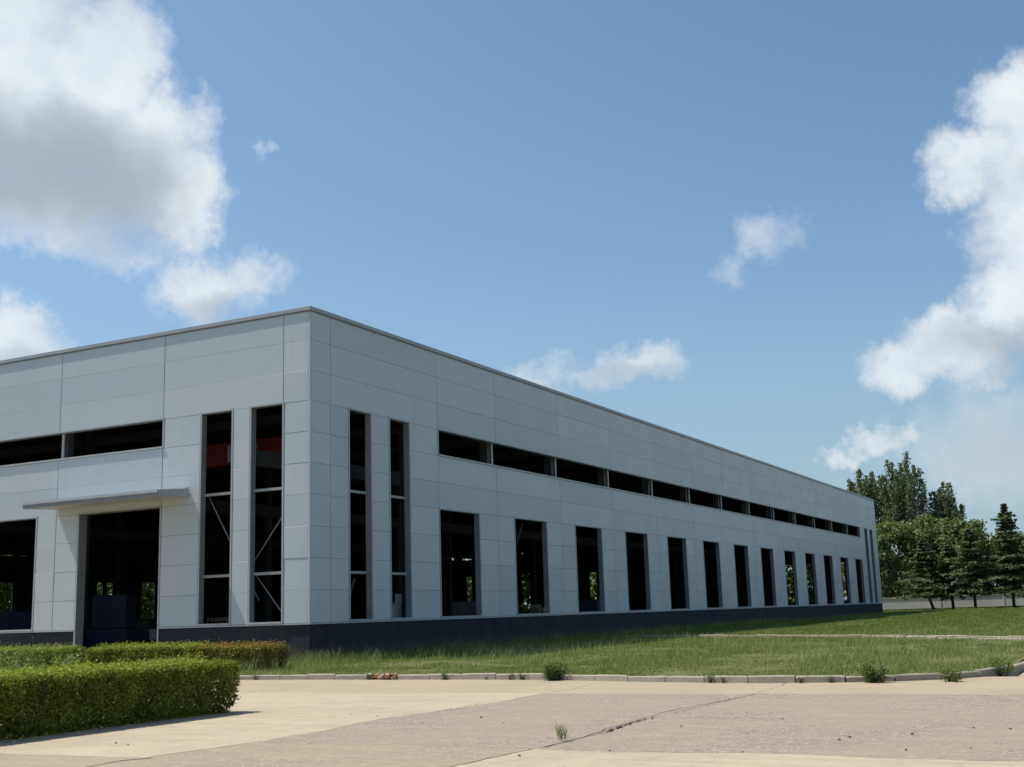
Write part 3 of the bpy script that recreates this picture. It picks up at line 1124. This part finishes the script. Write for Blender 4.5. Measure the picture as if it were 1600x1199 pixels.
def broad_tree(loc, h, rad, seed, label, mat=BROAD, n=9000, leaf=0.42, trunk_h=0.22, group='trees behind the boundary wall', name='broadleaf_tree'):
    r = np.random.default_rng(seed)
    rr = random.Random(seed)
    e = empty(name, loc, label, 'tree', group)
    # limbs
    mb = MB()
    top = h * 0.75
    lean = Vector((rr.uniform(-.3, .3), rr.uniform(-.3, .3), 0))
    mb.tube([(0, 0, -0.3), tuple(Vector((0, 0, h * trunk_h)) + lean * 0.4), tuple(Vector((0, 0, top)) + lean)], [h * 0.022, h * 0.017, h * 0.004], 7)
    centres = []
    for k in range(30):
        a = k * 2.4 + rr.uniform(-.5, .5)
        z = h * (trunk_h + (0.93 - trunk_h) * ((k + 0.5) / 30) ** 0.85)
        prof = math.sin(math.pi * min(1, max(0.0, (z / h - trunk_h * 0.6) / (1.05 - trunk_h * 0.6)))) ** 0.55
        R = rad * prof * rr.uniform(0.62, 0.98)
        c = Vector((math.cos(a) * R, math.sin(a) * R, z + rr.uniform(-.3, .3)))
        centres.append((c, rad * rr.uniform(0.26, 0.42)))
        s = Vector((0, 0, max(h * trunk_h * 0.9, z - R * 0.8)))
        mb.tube([tuple(s), tuple((s + c) / 2 + Vector((0, 0, 0.2))), tuple(c)], [h * 0.008, h * 0.005, h * 0.002], 5)
    centres.append((Vector((0, 0, h * 0.93)), rad * 0.3))
    mb.build('trunk', BARK, e)
    pts = []
    nrm = []
    for c, cr_ in centres:
        m_ = n // len(centres)
        d = unit(r.normal(size=(m_, 3)))
        q = cr_ * r.uniform(0.35, 1.0, m_)[:, None] ** 0.6
        wob = 1 + 0.25 * r.normal(size=(m_, 1))
        pts.append(np.array(c) + d * q * wob * np.array([1, 1, 0.78]))
        nrm.append(d + np.array([0, 0, 0.6]))
    pts = np.concatenate(pts)
    nrm = np.concatenate(nrm)
    o = np_mesh('crown', leaves(pts, leaf, nrm, 0.8, 0.7, r), 4, mat, tint_of(pts, 0.5, r), e)
    o['kind'] = 'stuff'
    return e


def poplar_tree(loc, h, rad, seed, label, n=15000):
    r = np.random.default_rng(seed)
    rr = random.Random(seed)
    e = empty('poplar_tree', loc, label, 'tree', 'poplars rising behind the far end of the hall')
    mb = MB()
    mb.tube([(0, 0, -0.3), (0, 0, h * 0.3), (0.2, 0, h * 0.8)], [0.38, 0.27, 0.05], 7)
    pts, nrm = [], []
    K = 30
    for k in range(K):
        a = k * 2.39996 + rr.uniform(-.3, .3)
        R = rad * math.sqrt((k + 0.5) / K) * rr.uniform(0.85, 1.1)
        z1 = h * (1.0 - 0.26 * (R / rad) ** 1.8) * rr.uniform(0.88, 1.0)
        z0 = max(h * 0.14, z1 - h * rr.uniform(0.38, 0.50))
        tip = Vector((math.cos(a) * R, math.sin(a) * R, z1))
        s = Vector((0, 0, z0))
        mid = s.lerp(tip, 0.5) + Vector((math.cos(a) * R * 0.28, math.sin(a) * R * 0.28, -0.4))
        mb.tube([tuple(s), tuple(mid), tuple(tip)], [0.10, 0.06, 0.015], 5)
        m_ = n // K
        t = r.uniform(0.08, 1.03, m_) ** 0.8
        ax = np.where((t < .5)[:, None], np.array(s) + (np.array(mid) - np.array(s)) * (t / .5)[:, None],
                      np.array(mid) + (np.array(tip) - np.array(mid)) * ((t - .5) / .5)[:, None])
        wid = (0.20 + 0.42 * np.sin(np.pi * np.clip(t, 0.05, 1)) ** 0.8)[:, None]
        d = r.normal(size=(m_, 3)) * wid * 0.75 * np.array([1, 1, 0.8])
        pts.append(ax + d)
        nrm.append(unit(d) * 0.5)
    mb.build('trunk', BARK, e)
    pts = np.concatenate(pts)
    nrm = np.concatenate(nrm)
    o = np_mesh('crown', leaves(pts, 0.36, nrm, 1.0, 0.75, r), 4, POPLAR, tint_of(pts, 0.45, r), e)
    o['kind'] = 'stuff'
    return e


def conifer(loc, h, rad, seed, label, clear=1.7, lean=0.0):
    r = np.random.default_rng(seed)
    rr = random.Random(seed)
    e = empty('conifer_tree', loc, label, 'tree', 'conifers in front of the boundary wall')
    mb = MB()
    mb.tube([(0, lean * -1.0, -0.3), (0, lean * -0.2, h * 0.25), (0, 0, h * 0.98)], [0.20, 0.16, 0.02], 7)
    P, N_, T = [], [], []
    z = clear
    ph = 0.0
    while z < h - 0.15:
        f = (z - clear) / (h - clear)
        R = rad * (1 - f) ** 0.85 * rr.uniform(0.58, 1.18) + 0.12
        nb = max(5, int(11 - 5 * f))
        for k in range(nb):
            a = ph + 2 * math.pi * k / nb + rr.uniform(-.22, .22)
            Lb = R * rr.uniform(0.55, 1.18)
            rise = 0.20 - 0.33 * (1 - f) + rr.uniform(-0.08, 0.08)
            d = np.array([math.cos(a), math.sin(a), 0])
            s = np.array([0, lean * -0.3 * (1 - f), z])
            m_ = int(40 + 120 * Lb / rad)
            t = r.uniform(0.08, 1.0, m_)
            droop = rise * Lb * t - 0.10 * Lb * t ** 2 + 0.10 * Lb * np.clip(t - 0.75, 0, 1)
            side = np.array([-d[1], d[0], 0])
            w = 0.34 * Lb * np.sin(np.pi * np.clip(t * 0.85 + 0.08, 0, 1)) * r.uniform(-1, 1, m_)
            p = s + d * (Lb * t)[:, None] + side * w[:, None]
            p[:, 2] += droop - 0.10 * np.abs(w) + r.normal(0, 0.05, m_) - r.uniform(0, 0.22, m_) * (r.random(m_) < 0.4)
            P.append(p)
            N_.append(np.tile(np.array([0, 0, 1.6]), (m_, 1)) + d * 0.3)
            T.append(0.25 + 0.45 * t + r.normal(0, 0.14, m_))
            if Lb > 0.7:
                mb.tube([tuple(s), tuple(s + d * Lb * 0.9 + np.array([0, 0, rise * Lb * 0.8 - 0.08 * Lb]))], [0.035, 0.008], 4)
        ph += 0.7
        z += 0.52 * (1 - 0.35 * f) * rr.uniform(0.85, 1.15)
    P.append(np.array([[0, 0, h - 0.1 * k] for k in range(8)]) + r.normal(0, 0.05, (8, 3)))
    N_.append(r.normal(size=(8, 3)))
    T.append(np.full(8, 0.5))
    mb.build('trunk', BARK, e)
    pts = np.concatenate(P)
    o = np_mesh('crown', leaves(pts, 0.42, np.concatenate(N_), 0.6, 0.42, r), 4, NEEDLE, np.concatenate(T), e)
    o['kind'] = 'stuff'
    return e


poplar_tree((166, 11.8, 0.4), 24.0, 4.4, 2, 'wide feathery poplar rising from behind the end of the roof, leftmost of its row')
poplar_tree((164, 5.6, 0.4), 25.2, 4.6, 3, 'tallest feathery poplar, in the middle of its row')
poplar_tree((165, -0.6, 0.4), 20.2, 3.0, 5, 'shorter feathery poplar, at the right end of its row')
broad_tree((141, 4.3, 0.4), 12.4, 4.2, 21, 'bushy light green tree right beside the far corner of the hall', n=13000, trunk_h=0.10)
broad_tree((143, -0.9, 0.4), 13.2, 4.4, 22, 'highest of the bushy green trees, below the gap between the poplars', n=13000, trunk_h=0.10)
broad_tree((142, -5.6, 0.4), 12.2, 4.0, 23, 'bushy green tree behind the middle conifers', n=13000, trunk_h=0.10)
broad_tree((147, -9.6, 0.4), 9.6, 3.4, 24, 'lower bushy tree showing left of the tallest conifer', n=10000, trunk_h=0.10)
broad_tree((150, -12.2, 0.4), 10.4, 3.2, 27, 'bushy tree filling the gap between the tallest conifer and its left neighbour', n=10000, trunk_h=0.1)
broad_tree((150, -18.0, 0.4), 9.5, 4.0, 26, 'low bushy tree at the right edge of the picture', n=9000)
broad_tree((150, 9.5, 0.4), 11.0, 4.5, 25, 'dark bushy tree mostly hidden behind the far end of the hall', n=8000)
conifer((122, -3.1, 0.38), 8.9, 4.6, 31, 'leaning conifer nearest the far corner of the hall', 2.1, 0.9)
conifer((123.5, -6.0, 0.38), 8.2, 4.0, 35, 'conifer squeezed between the leaning one and its straight neighbour', 2.6)
conifer((122, -8.8, 0.36), 9.9, 4.5, 32, 'straight conifer in the middle of the group', 2.7)
conifer((122, -13.2, 0.34), 12.7, 4.5, 33, 'tallest conifer with a pointed top against the sky', 2.6)
conifer((121, -16.6, 0.34), 9.0, 3.8, 34, 'conifer cut off by the right edge of the picture', 2.2)
for k in range(14):
    x = 14 + 8.6 * k + random.uniform(-2, 2)
    broad_tree((x, 68 + random.uniform(-1.5, 2), 0.1), random.uniform(9.5, 12.5), random.uniform(4.5, 5.5), 60 + k,
               'green tree beyond the back windows of the hall, seen only through its openings', n=3600, leaf=0.7, trunk_h=0.05, group='trees behind the hall')
for k in range(6):
    broad_tree((119 + random.uniform(-1.5, 2), 11 + 8.6 * k, 0.3), random.uniform(9, 11.5), random.uniform(4.5, 5.2), 90 + k,
               'green tree past the far end of the hall, seen only through its openings', n=3600, leaf=0.7, trunk_h=0.05, group='trees past the end of the hall')

# ------------------------------------------------------------------ hedges


def hedge(name, loc, lx, ly, h, label, mat, n, leaf=0.05, seed=5, bulge=0.10, ragged=0.05, group=None, cat='hedge', shoots=0):
    """A clipped hedge lx by ly by h, base centre at loc: leaf shell round a twiggy core."""
    r = np.random.default_rng(seed)
    rr = random.Random(seed)
    e = empty(name, loc, label, cat, group)
    core = MB()
    ins = 0.17
    nx, ny = max(2, int(lx / 0.4)), max(2, int(ly / 0.4))
    # stems and a knot of twigs that keeps daylight out
    for k in range(int(lx * ly * 9)):
        x, y = rr.uniform(-lx / 2 + ins, lx / 2 - ins), rr.uniform(-ly / 2 + ins, ly / 2 - ins)
        core.tube([(x, y, -0.05), (x + rr.gauss(0, .05), y + rr.gauss(0, .05), h * 0.35), (x + rr.gauss(0, .12), y + rr.gauss(0, .12), h * 0.88)], [0.014, 0.011, 0.004], 4)
    core.build('stems', TWIG, e)
    A = np.array([lx * ly, lx * h, lx * h, ly * h, ly * h])
    cnt = r.multinomial(n, A / A.sum())
    P, N_, T = [], [], []
    for f, c in enumerate(cnt):
        u, v = r.uniform(-0.5, 0.5, c), r.uniform(-0.5, 0.5, c)
        dep = np.abs(r.normal(0, 0.075, c))
        if f == 0:
            p = np.stack([u * lx, v * ly, np.full(c, h)], 1)
            nn = np.array([0, 0, 1.0])
        elif f in (1, 2):
            s = -1 if f == 1 else 1
            p = np.stack([u * lx, np.full(c, s * ly / 2), (v + 0.5) * h], 1)
            nn = np.array([0, s, 0.0])
        else:
            s = -1 if f == 3 else 1
            p = np.stack([np.full(c, s * lx / 2), u * ly, (v + 0.5) * h], 1)
            nn = np.array([s, 0, 0.0])
        # waviness of the clipped surface; narrower at the foot
        wob = np.array([noise.noise((q[0] * 2.2 + seed, q[1] * 2.2, q[2] * 2.2)) + 0.6 * noise.noise((q[0] * 6.1, q[1] * 6.1 + seed, q[2] * 6.1)) for q in p])
        off = bulge * 0.55 * wob - dep + ragged * np.abs(r.normal(size=c)) * (r.random(c) < 0.25)
        zz = p[:, 2] / h
        if f > 0:
            off += bulge * 1.5 * (np.sin(np.clip(zz, 0, 1) * 2.0) - 0.80) - 0.10 * (zz < 0.12)
            # rounded shoulder
            p[:, 2] = np.where(zz > 0.9, p[:, 2] - 0.02, p[:, 2])
        p = p + nn * off[:, None]
        if f == 0:
            edge = np.minimum(lx / 2 - np.abs(p[:, 0]), ly / 2 - np.abs(p[:, 1]))
            p[:, 2] -= 0.07 * np.exp(-np.clip(edge, 0, None) / 0.10)
        P.append(p)
        N_.append(np.tile(nn * 0.8 + np.array([0, 0, 0.5]), (c, 1)))
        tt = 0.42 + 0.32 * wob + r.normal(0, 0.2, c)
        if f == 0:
            tt += 0.40            # sunlit top painted in: lighter leaf tint on the upper face
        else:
            tt += 0.18 * np.clip((zz - 0.85) / 0.15, 0, 1)  # painted sunlight carried over the upper rim of the sides
        T.append(tt)
    # leaves through the body
    m_ = n // 4
    P.append(np.stack([r.uniform(-lx / 2 + .08, lx / 2 - .08, m_), r.uniform(-ly / 2 + .08, ly / 2 - .08, m_), r.uniform(0.04, h - 0.05, m_)], 1))
    N_.append(r.normal(size=(m_, 3)))
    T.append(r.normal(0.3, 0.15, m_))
    pts = np.concatenate(P)
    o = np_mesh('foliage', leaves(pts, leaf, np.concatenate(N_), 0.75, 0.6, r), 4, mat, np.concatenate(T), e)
    o['kind'] = 'stuff'
    if shoots:
        SP, ST = [], []
        for k in range(shoots):
            x, y = rr.uniform(-lx / 2, lx / 2), rr.uniform(-ly / 2, ly / 2)
            L = rr.uniform(0.06, 0.2)
            for q in range(7):
                SP.append((x + rr.gauss(0, .02), y + rr.gauss(0, .02), h + L * q / 7))
                ST.append(rr.uniform(0.6, 1.0))
        SP = np.array(SP)
        o2 = np_mesh('young_shoots', leaves(SP, leaf, None, 1, 0.5, r), 4, mat, np.array(ST), e)
        o2['kind'] = 'stuff'
    return e


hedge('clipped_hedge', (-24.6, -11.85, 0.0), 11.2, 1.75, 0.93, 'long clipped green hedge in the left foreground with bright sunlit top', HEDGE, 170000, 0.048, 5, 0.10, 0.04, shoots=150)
hedge('clipped_hedge', (-6.2, 1.75, 0.08), 1.2, 4.7, 0.84, 'low green hedge behind the foreground hedge, in front of the slot windows by the doorway', HEDGE, 42000, 0.055, 6, 0.09, 0.06, shoots=80)
hedge('clipped_hedge', (-6.2, 9.0, 0.08), 1.2, 7.2, 0.86, 'low dark hedge at the left edge, below the wide window left of the doorway', HEDGE, 40000, 0.055, 8, 0.09, 0.06, shoots=60)
hedge('withering_hedge', (-6.2, -2.05, 0.08), 1.15, 2.7, 0.80, 'yellow and reddish withering hedge end in front of the building corner', HEDGE_RED, 26000, 0.052, 7, 0.10, 0.07, shoots=40)


def leafy_shrub(loc, h, rad, seed, label, mat=SHRUB, n=1500, leaf=0.075, stems=14, name='leafy_shrub', cat='shrub', group=None):
    r = np.random.default_rng(seed)
    rr = random.Random(seed)
    e = empty(name, loc, label, cat, group)
    mb = MB()
    P = []
    for k in range(stems):
        a = rr.uniform(0, 6.28)
        q = rad * math.sqrt(rr.random())
        tip = np.array([math.cos(a) * q, math.sin(a) * q, h * rr.uniform(0.55, 1.0)])
        foot = np.array([math.cos(a) * q * 0.3, math.sin(a) * q * 0.3, -0.03])
        mb.tube([tuple(foot), tuple((foot * 0.45 + tip * 0.55) + np.array([0, 0, 0.03])), tuple(tip)], [0.010, 0.007, 0.003], 4)
        m_ = n // stems
        t = r.uniform(0.15, 1.02, m_)
        P.append(foot + (tip - foot) * t[:, None] + r.normal(0, 0.045 + 0.03 * rad, (m_, 3)))
    mb.build('stems', TWIG, e)
    pts = np.concatenate(P)
    o = np_mesh('foliage', leaves(pts, leaf, np.tile([0, 0, 0.7], (len(pts), 1)), 0.8, 0.5, r), 4, mat, r.normal(0.55, 0.22, len(pts)), e)
    o['kind'] = 'stuff'
    return e


leafy_shrub((-19.0, -6.9, 0), 1.30, 0.62, 41, 'light green leafy shrub poking up behind the left end of the foreground hedge', n=4200, stems=34, leaf=0.07)
leafy_shrub((-18.9, -8.15, 0), 1.20, 0.42, 42, 'pale green leafy shrub behind the foreground hedge, just left of the doorway', n=2600, stems=24, leaf=0.07)

# weeds along the kerb and in the joints
GW = 'weeds growing along the kerb'
leafy_shrub((-9.95, -14.75, 0.0), 0.40, 0.38, 43, 'largest green weed clump on the kerb, in front of the second window', WEED, 2200, 0.055, 30, 'weed_clump', 'weed', GW)
leafy_shrub((-11.1, -22.5, 0.0), 0.38, 0.30, 44, 'leafy green weed clump at the kerb where it begins to curve', WEED, 1500, 0.055, 22, 'weed_clump', 'weed', GW)
leafy_shrub((-8.6, -24.7, 0.0), 0.30, 0.25, 45, 'weed clump at the far end of the curved kerb by the right edge', WEED, 700, 0.05, 14, 'weed_clump', 'weed', GW)
leafy_shrub((-10.9, -24.0, 0.0), 0.22, 0.25, 46, 'weed tuft sprawling at the outside of the kerb bend', WEED, 600, 0.05, 14, 'weed_clump', 'weed', GW)
small_weeds = leafy_shrub((-9.35, -5.2, 0.0), 0.14, 0.08, 47, 'small weed sprouting at the foot of a kerb stone', WEED, 120, 0.04, 6, 'kerb_weed', 'weed', 'small weeds at the kerb foot')
rk = random.Random(3)
for k in range(44):
    i = rk.randrange(8, len(kpath) - 1)
    p = kpath[i]
    if p.x > -7 or p.y > -6:
        continue
    d = (kpath[i + 1] - p).normalized()
    o = copy_tree(small_weeds)
    s = rk.uniform(0.4, 1.3) ** 1.3
    o.scale = (s, s, s)
    o.location = (p.x - d.y * -0.09 if False else p.x + d.y * 0.09, p.y - d.x * 0.09, 0)
    o.rotation_euler.z = rk.uniform(0, 6)

# a lone grass tuft in the pavement crack
tuft = empty('grass_tuft', (-22.4, -20.87, 0.0), 'lone grass tuft growing out of the long pavement crack', 'weed')


def blades(base, h, w, lean, r, tint, name, mat, parent=None, kind=None):
    N = len(base)
    a = r.uniform(0, 2 * np.pi, N)
    side = np.stack([np.cos(a), np.sin(a), np.zeros(N)], 1)
    b = r.uniform(0, 2 * np.pi, N)
    ln = np.stack([np.cos(b), np.sin(b), np.zeros(N)], 1) * (lean * h * np.abs(r.normal(0.6, 0.4, N)))[:, None]
    up = np.array([0, 0, 1.0])
    mid = base + ln * 0.35 + up * (h * 0.55)[:, None]
    tip = base + ln + up * h[:, None]
    V = np.stack([base - side * w[:, None], base + side * w[:, None], mid + side * (w * 0.7)[:, None], tip], 1)
    V2 = np.stack([base - side * w[:, None], mid + side * (w * 0.7)[:, None], tip, mid - side * (w * 0.7)[:, None]], 1)
    o = np_mesh(name, V2, 4, mat, tint, parent)
    if kind:
        o['kind'] = kind
    return o


r9 = np.random.default_rng(9)
nb = 70
b0 = np.stack([r9.normal(0, 0.05, nb), r9.normal(0, 0.03, nb), np.full(nb, 0.0)], 1)
blades(b0, r9.uniform(0.08, 0.26, nb), r9.uniform(0.003, 0.006, nb), 0.5, r9, r9.normal(0.45, 0.2, nb), 'blades', GRASS, tuft, 'stuff')

# ------------------------------------------------------------------ grass on the lawn


def grass(x0, x1, y0, y1, n, hmin, hmax, name, wmul=1.0, seed=1, bias=1.0, keep=None, tall=0.0):
    r = np.random.default_rng(seed)
    x = x0 + (x1 - x0) * r.random(n) ** bias
    y = r.uniform(y0, y1, n)
    kx = np.interp(-y, [-k.y for k in kpath if k.x < -8.8], [k.x for k in kpath if k.x < -8.8])
    ok = (x > kx + 0.10) | (y < -24.3) & (x > -8.0)
    if keep is not None:
        ok &= keep(x, y)
    bare = np.array([noise.noise((a * 0.8 + 9, b * 0.8, 2.2)) + 0.5 * noise.noise((a * 2.7, b * 2.7, 8.1)) for a, b in zip(x, y)])
    ok &= (bare > -0.30) | (r.random(n) < 0.25)
    x, y = x[ok], y[ok]
    pat = np.array([noise.noise((a * 0.35, b * 0.35, 1.7)) for a, b in zip(x, y)])
    pat2 = np.array([noise.noise((a * 1.3, b * 1.3, 5.7)) for a, b in zip(x, y)])
    m_ = len(x)
    h = r.uniform(hmin, hmax, m_) * (1 + 0.6 * pat + 0.7 * pat2)
    z = 0.10 + 0.0024 * np.maximum(0, x) - 0.03
    base = np.stack([x, y, z], 1)
    dist = np.hypot(x + 36.6, y + 27.6)
    w = r.uniform(0.005, 0.010, m_) * wmul * np.clip(dist / 32, 0.9, 3.2)
    tint = 0.40 + 0.60 * pat + 0.45 * pat2 + r.normal(0, 0.17, m_) + tall
    o = blades(base, np.clip(h, 0.04, None), w, 0.7, r, tint, name, GRASS, None, 'stuff')
    o['label'] = 'green lawn grass'
    return o


def off_path(x, y):
    """keeps the grass short of the path edging"""
    xe = np.interp(-y, [1.7, 9.0, 16.9, 23.4, 24.6], [24.0, 21.3, 16.4, 10.9, 9.6])
    return (x < xe - 0.32) | (x > xe + 0.12)


g1 = grass(-11.2, 24, -24.7, -0.05, 230000, 0.04, 0.125, 'grass', 1.0, 1, 1.25, off_path)
tag(g1, 'green uncut grass on the lawn between the kerb and the path edging', 'grass', kind='stuff')
g2 = grass(22, 112, -24.8, -0.05, 190000, 0.06, 0.16, 'grass', 1.1, 2, 1.6)
tag(g2, 'green uncut grass on the lawn beyond the path edging, along the hall', 'grass', kind='stuff')
g3 = grass(112, 129.8, -30, 30, 50000, 0.10, 0.25, 'grass', 1.2, 3)
tag(g3, 'green grass under the conifers in front of the boundary wall', 'grass', kind='stuff')
# tall seeding grass along the plinth
g4 = grass(-8, 60, -3.2, -0.06, 26000, 0.16, 0.44, 'tall_grass', 0.6, 4, 1.3, lambda x, y: (r9.random(len(x)) < 0.75) & ((x > -2.5) | (y < -1)), 0.12)
tag(g4, 'tall seeding grass growing along the dark plinth', 'grass', kind='stuff')
g5 = grass(-11.2, 20, -24.6, -3, 14000, 0.20, 0.40, 'seeding_grass', 0.6, 5, 1.2, None, 0.50)
tag(g5, 'scattered pale seeding stalks standing above the near lawn', 'grass', kind='stuff')

# pebbles on the pavement
peb = None
PEB = [(-19.27, -15.41, .9), (-19.53, -18.09, 1.5), (-24.0, -21.07, 1.3), (-23.32, -21.9, 1), (-23.12, -23.42, .8), (-20.43, -21.74, 1.2), (-19.14, -22.8, .9),
       (-21.71, -24.18, 1.3), (-21.41, -24.24, 1.5), (-20.92, -24.89, 1.4), (-20.03, -25.49, 1.2), (-20.12, -25.93, 1.2), (-22.59, -25.1, 1.3), (-22.27, -25.73, .9),
       (-19.55, -16.14, .8), (-18.17, -21.99, 1), (-20.56, -17.64, .8), (-23.89, -14.71, 1.1), (-24.05, -15.1, 1.0), (-20.3, -18.9, .8), (-21.9, -18.3, .7), (-21.2, -22.9, .7)]
for i, (x, y, s) in enumerate(PEB):
    if i % 3 == 0:
        mb = MB()
        rr = random.Random(i)
        ring = []
        for lv, (rad_, z) in enumerate(((0.020, 0.0), (0.026, 0.012), (0.017, 0.026))):
            for k in range(7):
                an = 2 * math.pi * k / 7
                q = rad_ * rr.uniform(0.75, 1.25)
                mb.v.append((math.cos(an) * q * 1.35, math.sin(an) * q, z + rr.uniform(-.003, .003)))
        for lv in range(2):
            for k in range(7):
                mb.f.append((lv * 7 + k, lv * 7 + (k + 1) % 7, lv * 7 + 7 + (k + 1) % 7, lv * 7 + 7 + k))
        mb.f.append(tuple(14 + k for k in range(7)))
        mb.f.append(tuple(reversed(range(7))))
        pm = mb.mesh('pebble', STONE)
    o = bpy.data.objects.new('pebble', pm)
    COL.objects.link(o)
    o.location = (x, y, 0.004)
    o.scale = (s * 0.5, s * 0.5, s * 0.45)
    o.rotation_euler.z = i * 1.3
    tag(o, 'small dark pebble lying on the worn concrete pavement', 'stone', 'pebbles scattered on the pavement')
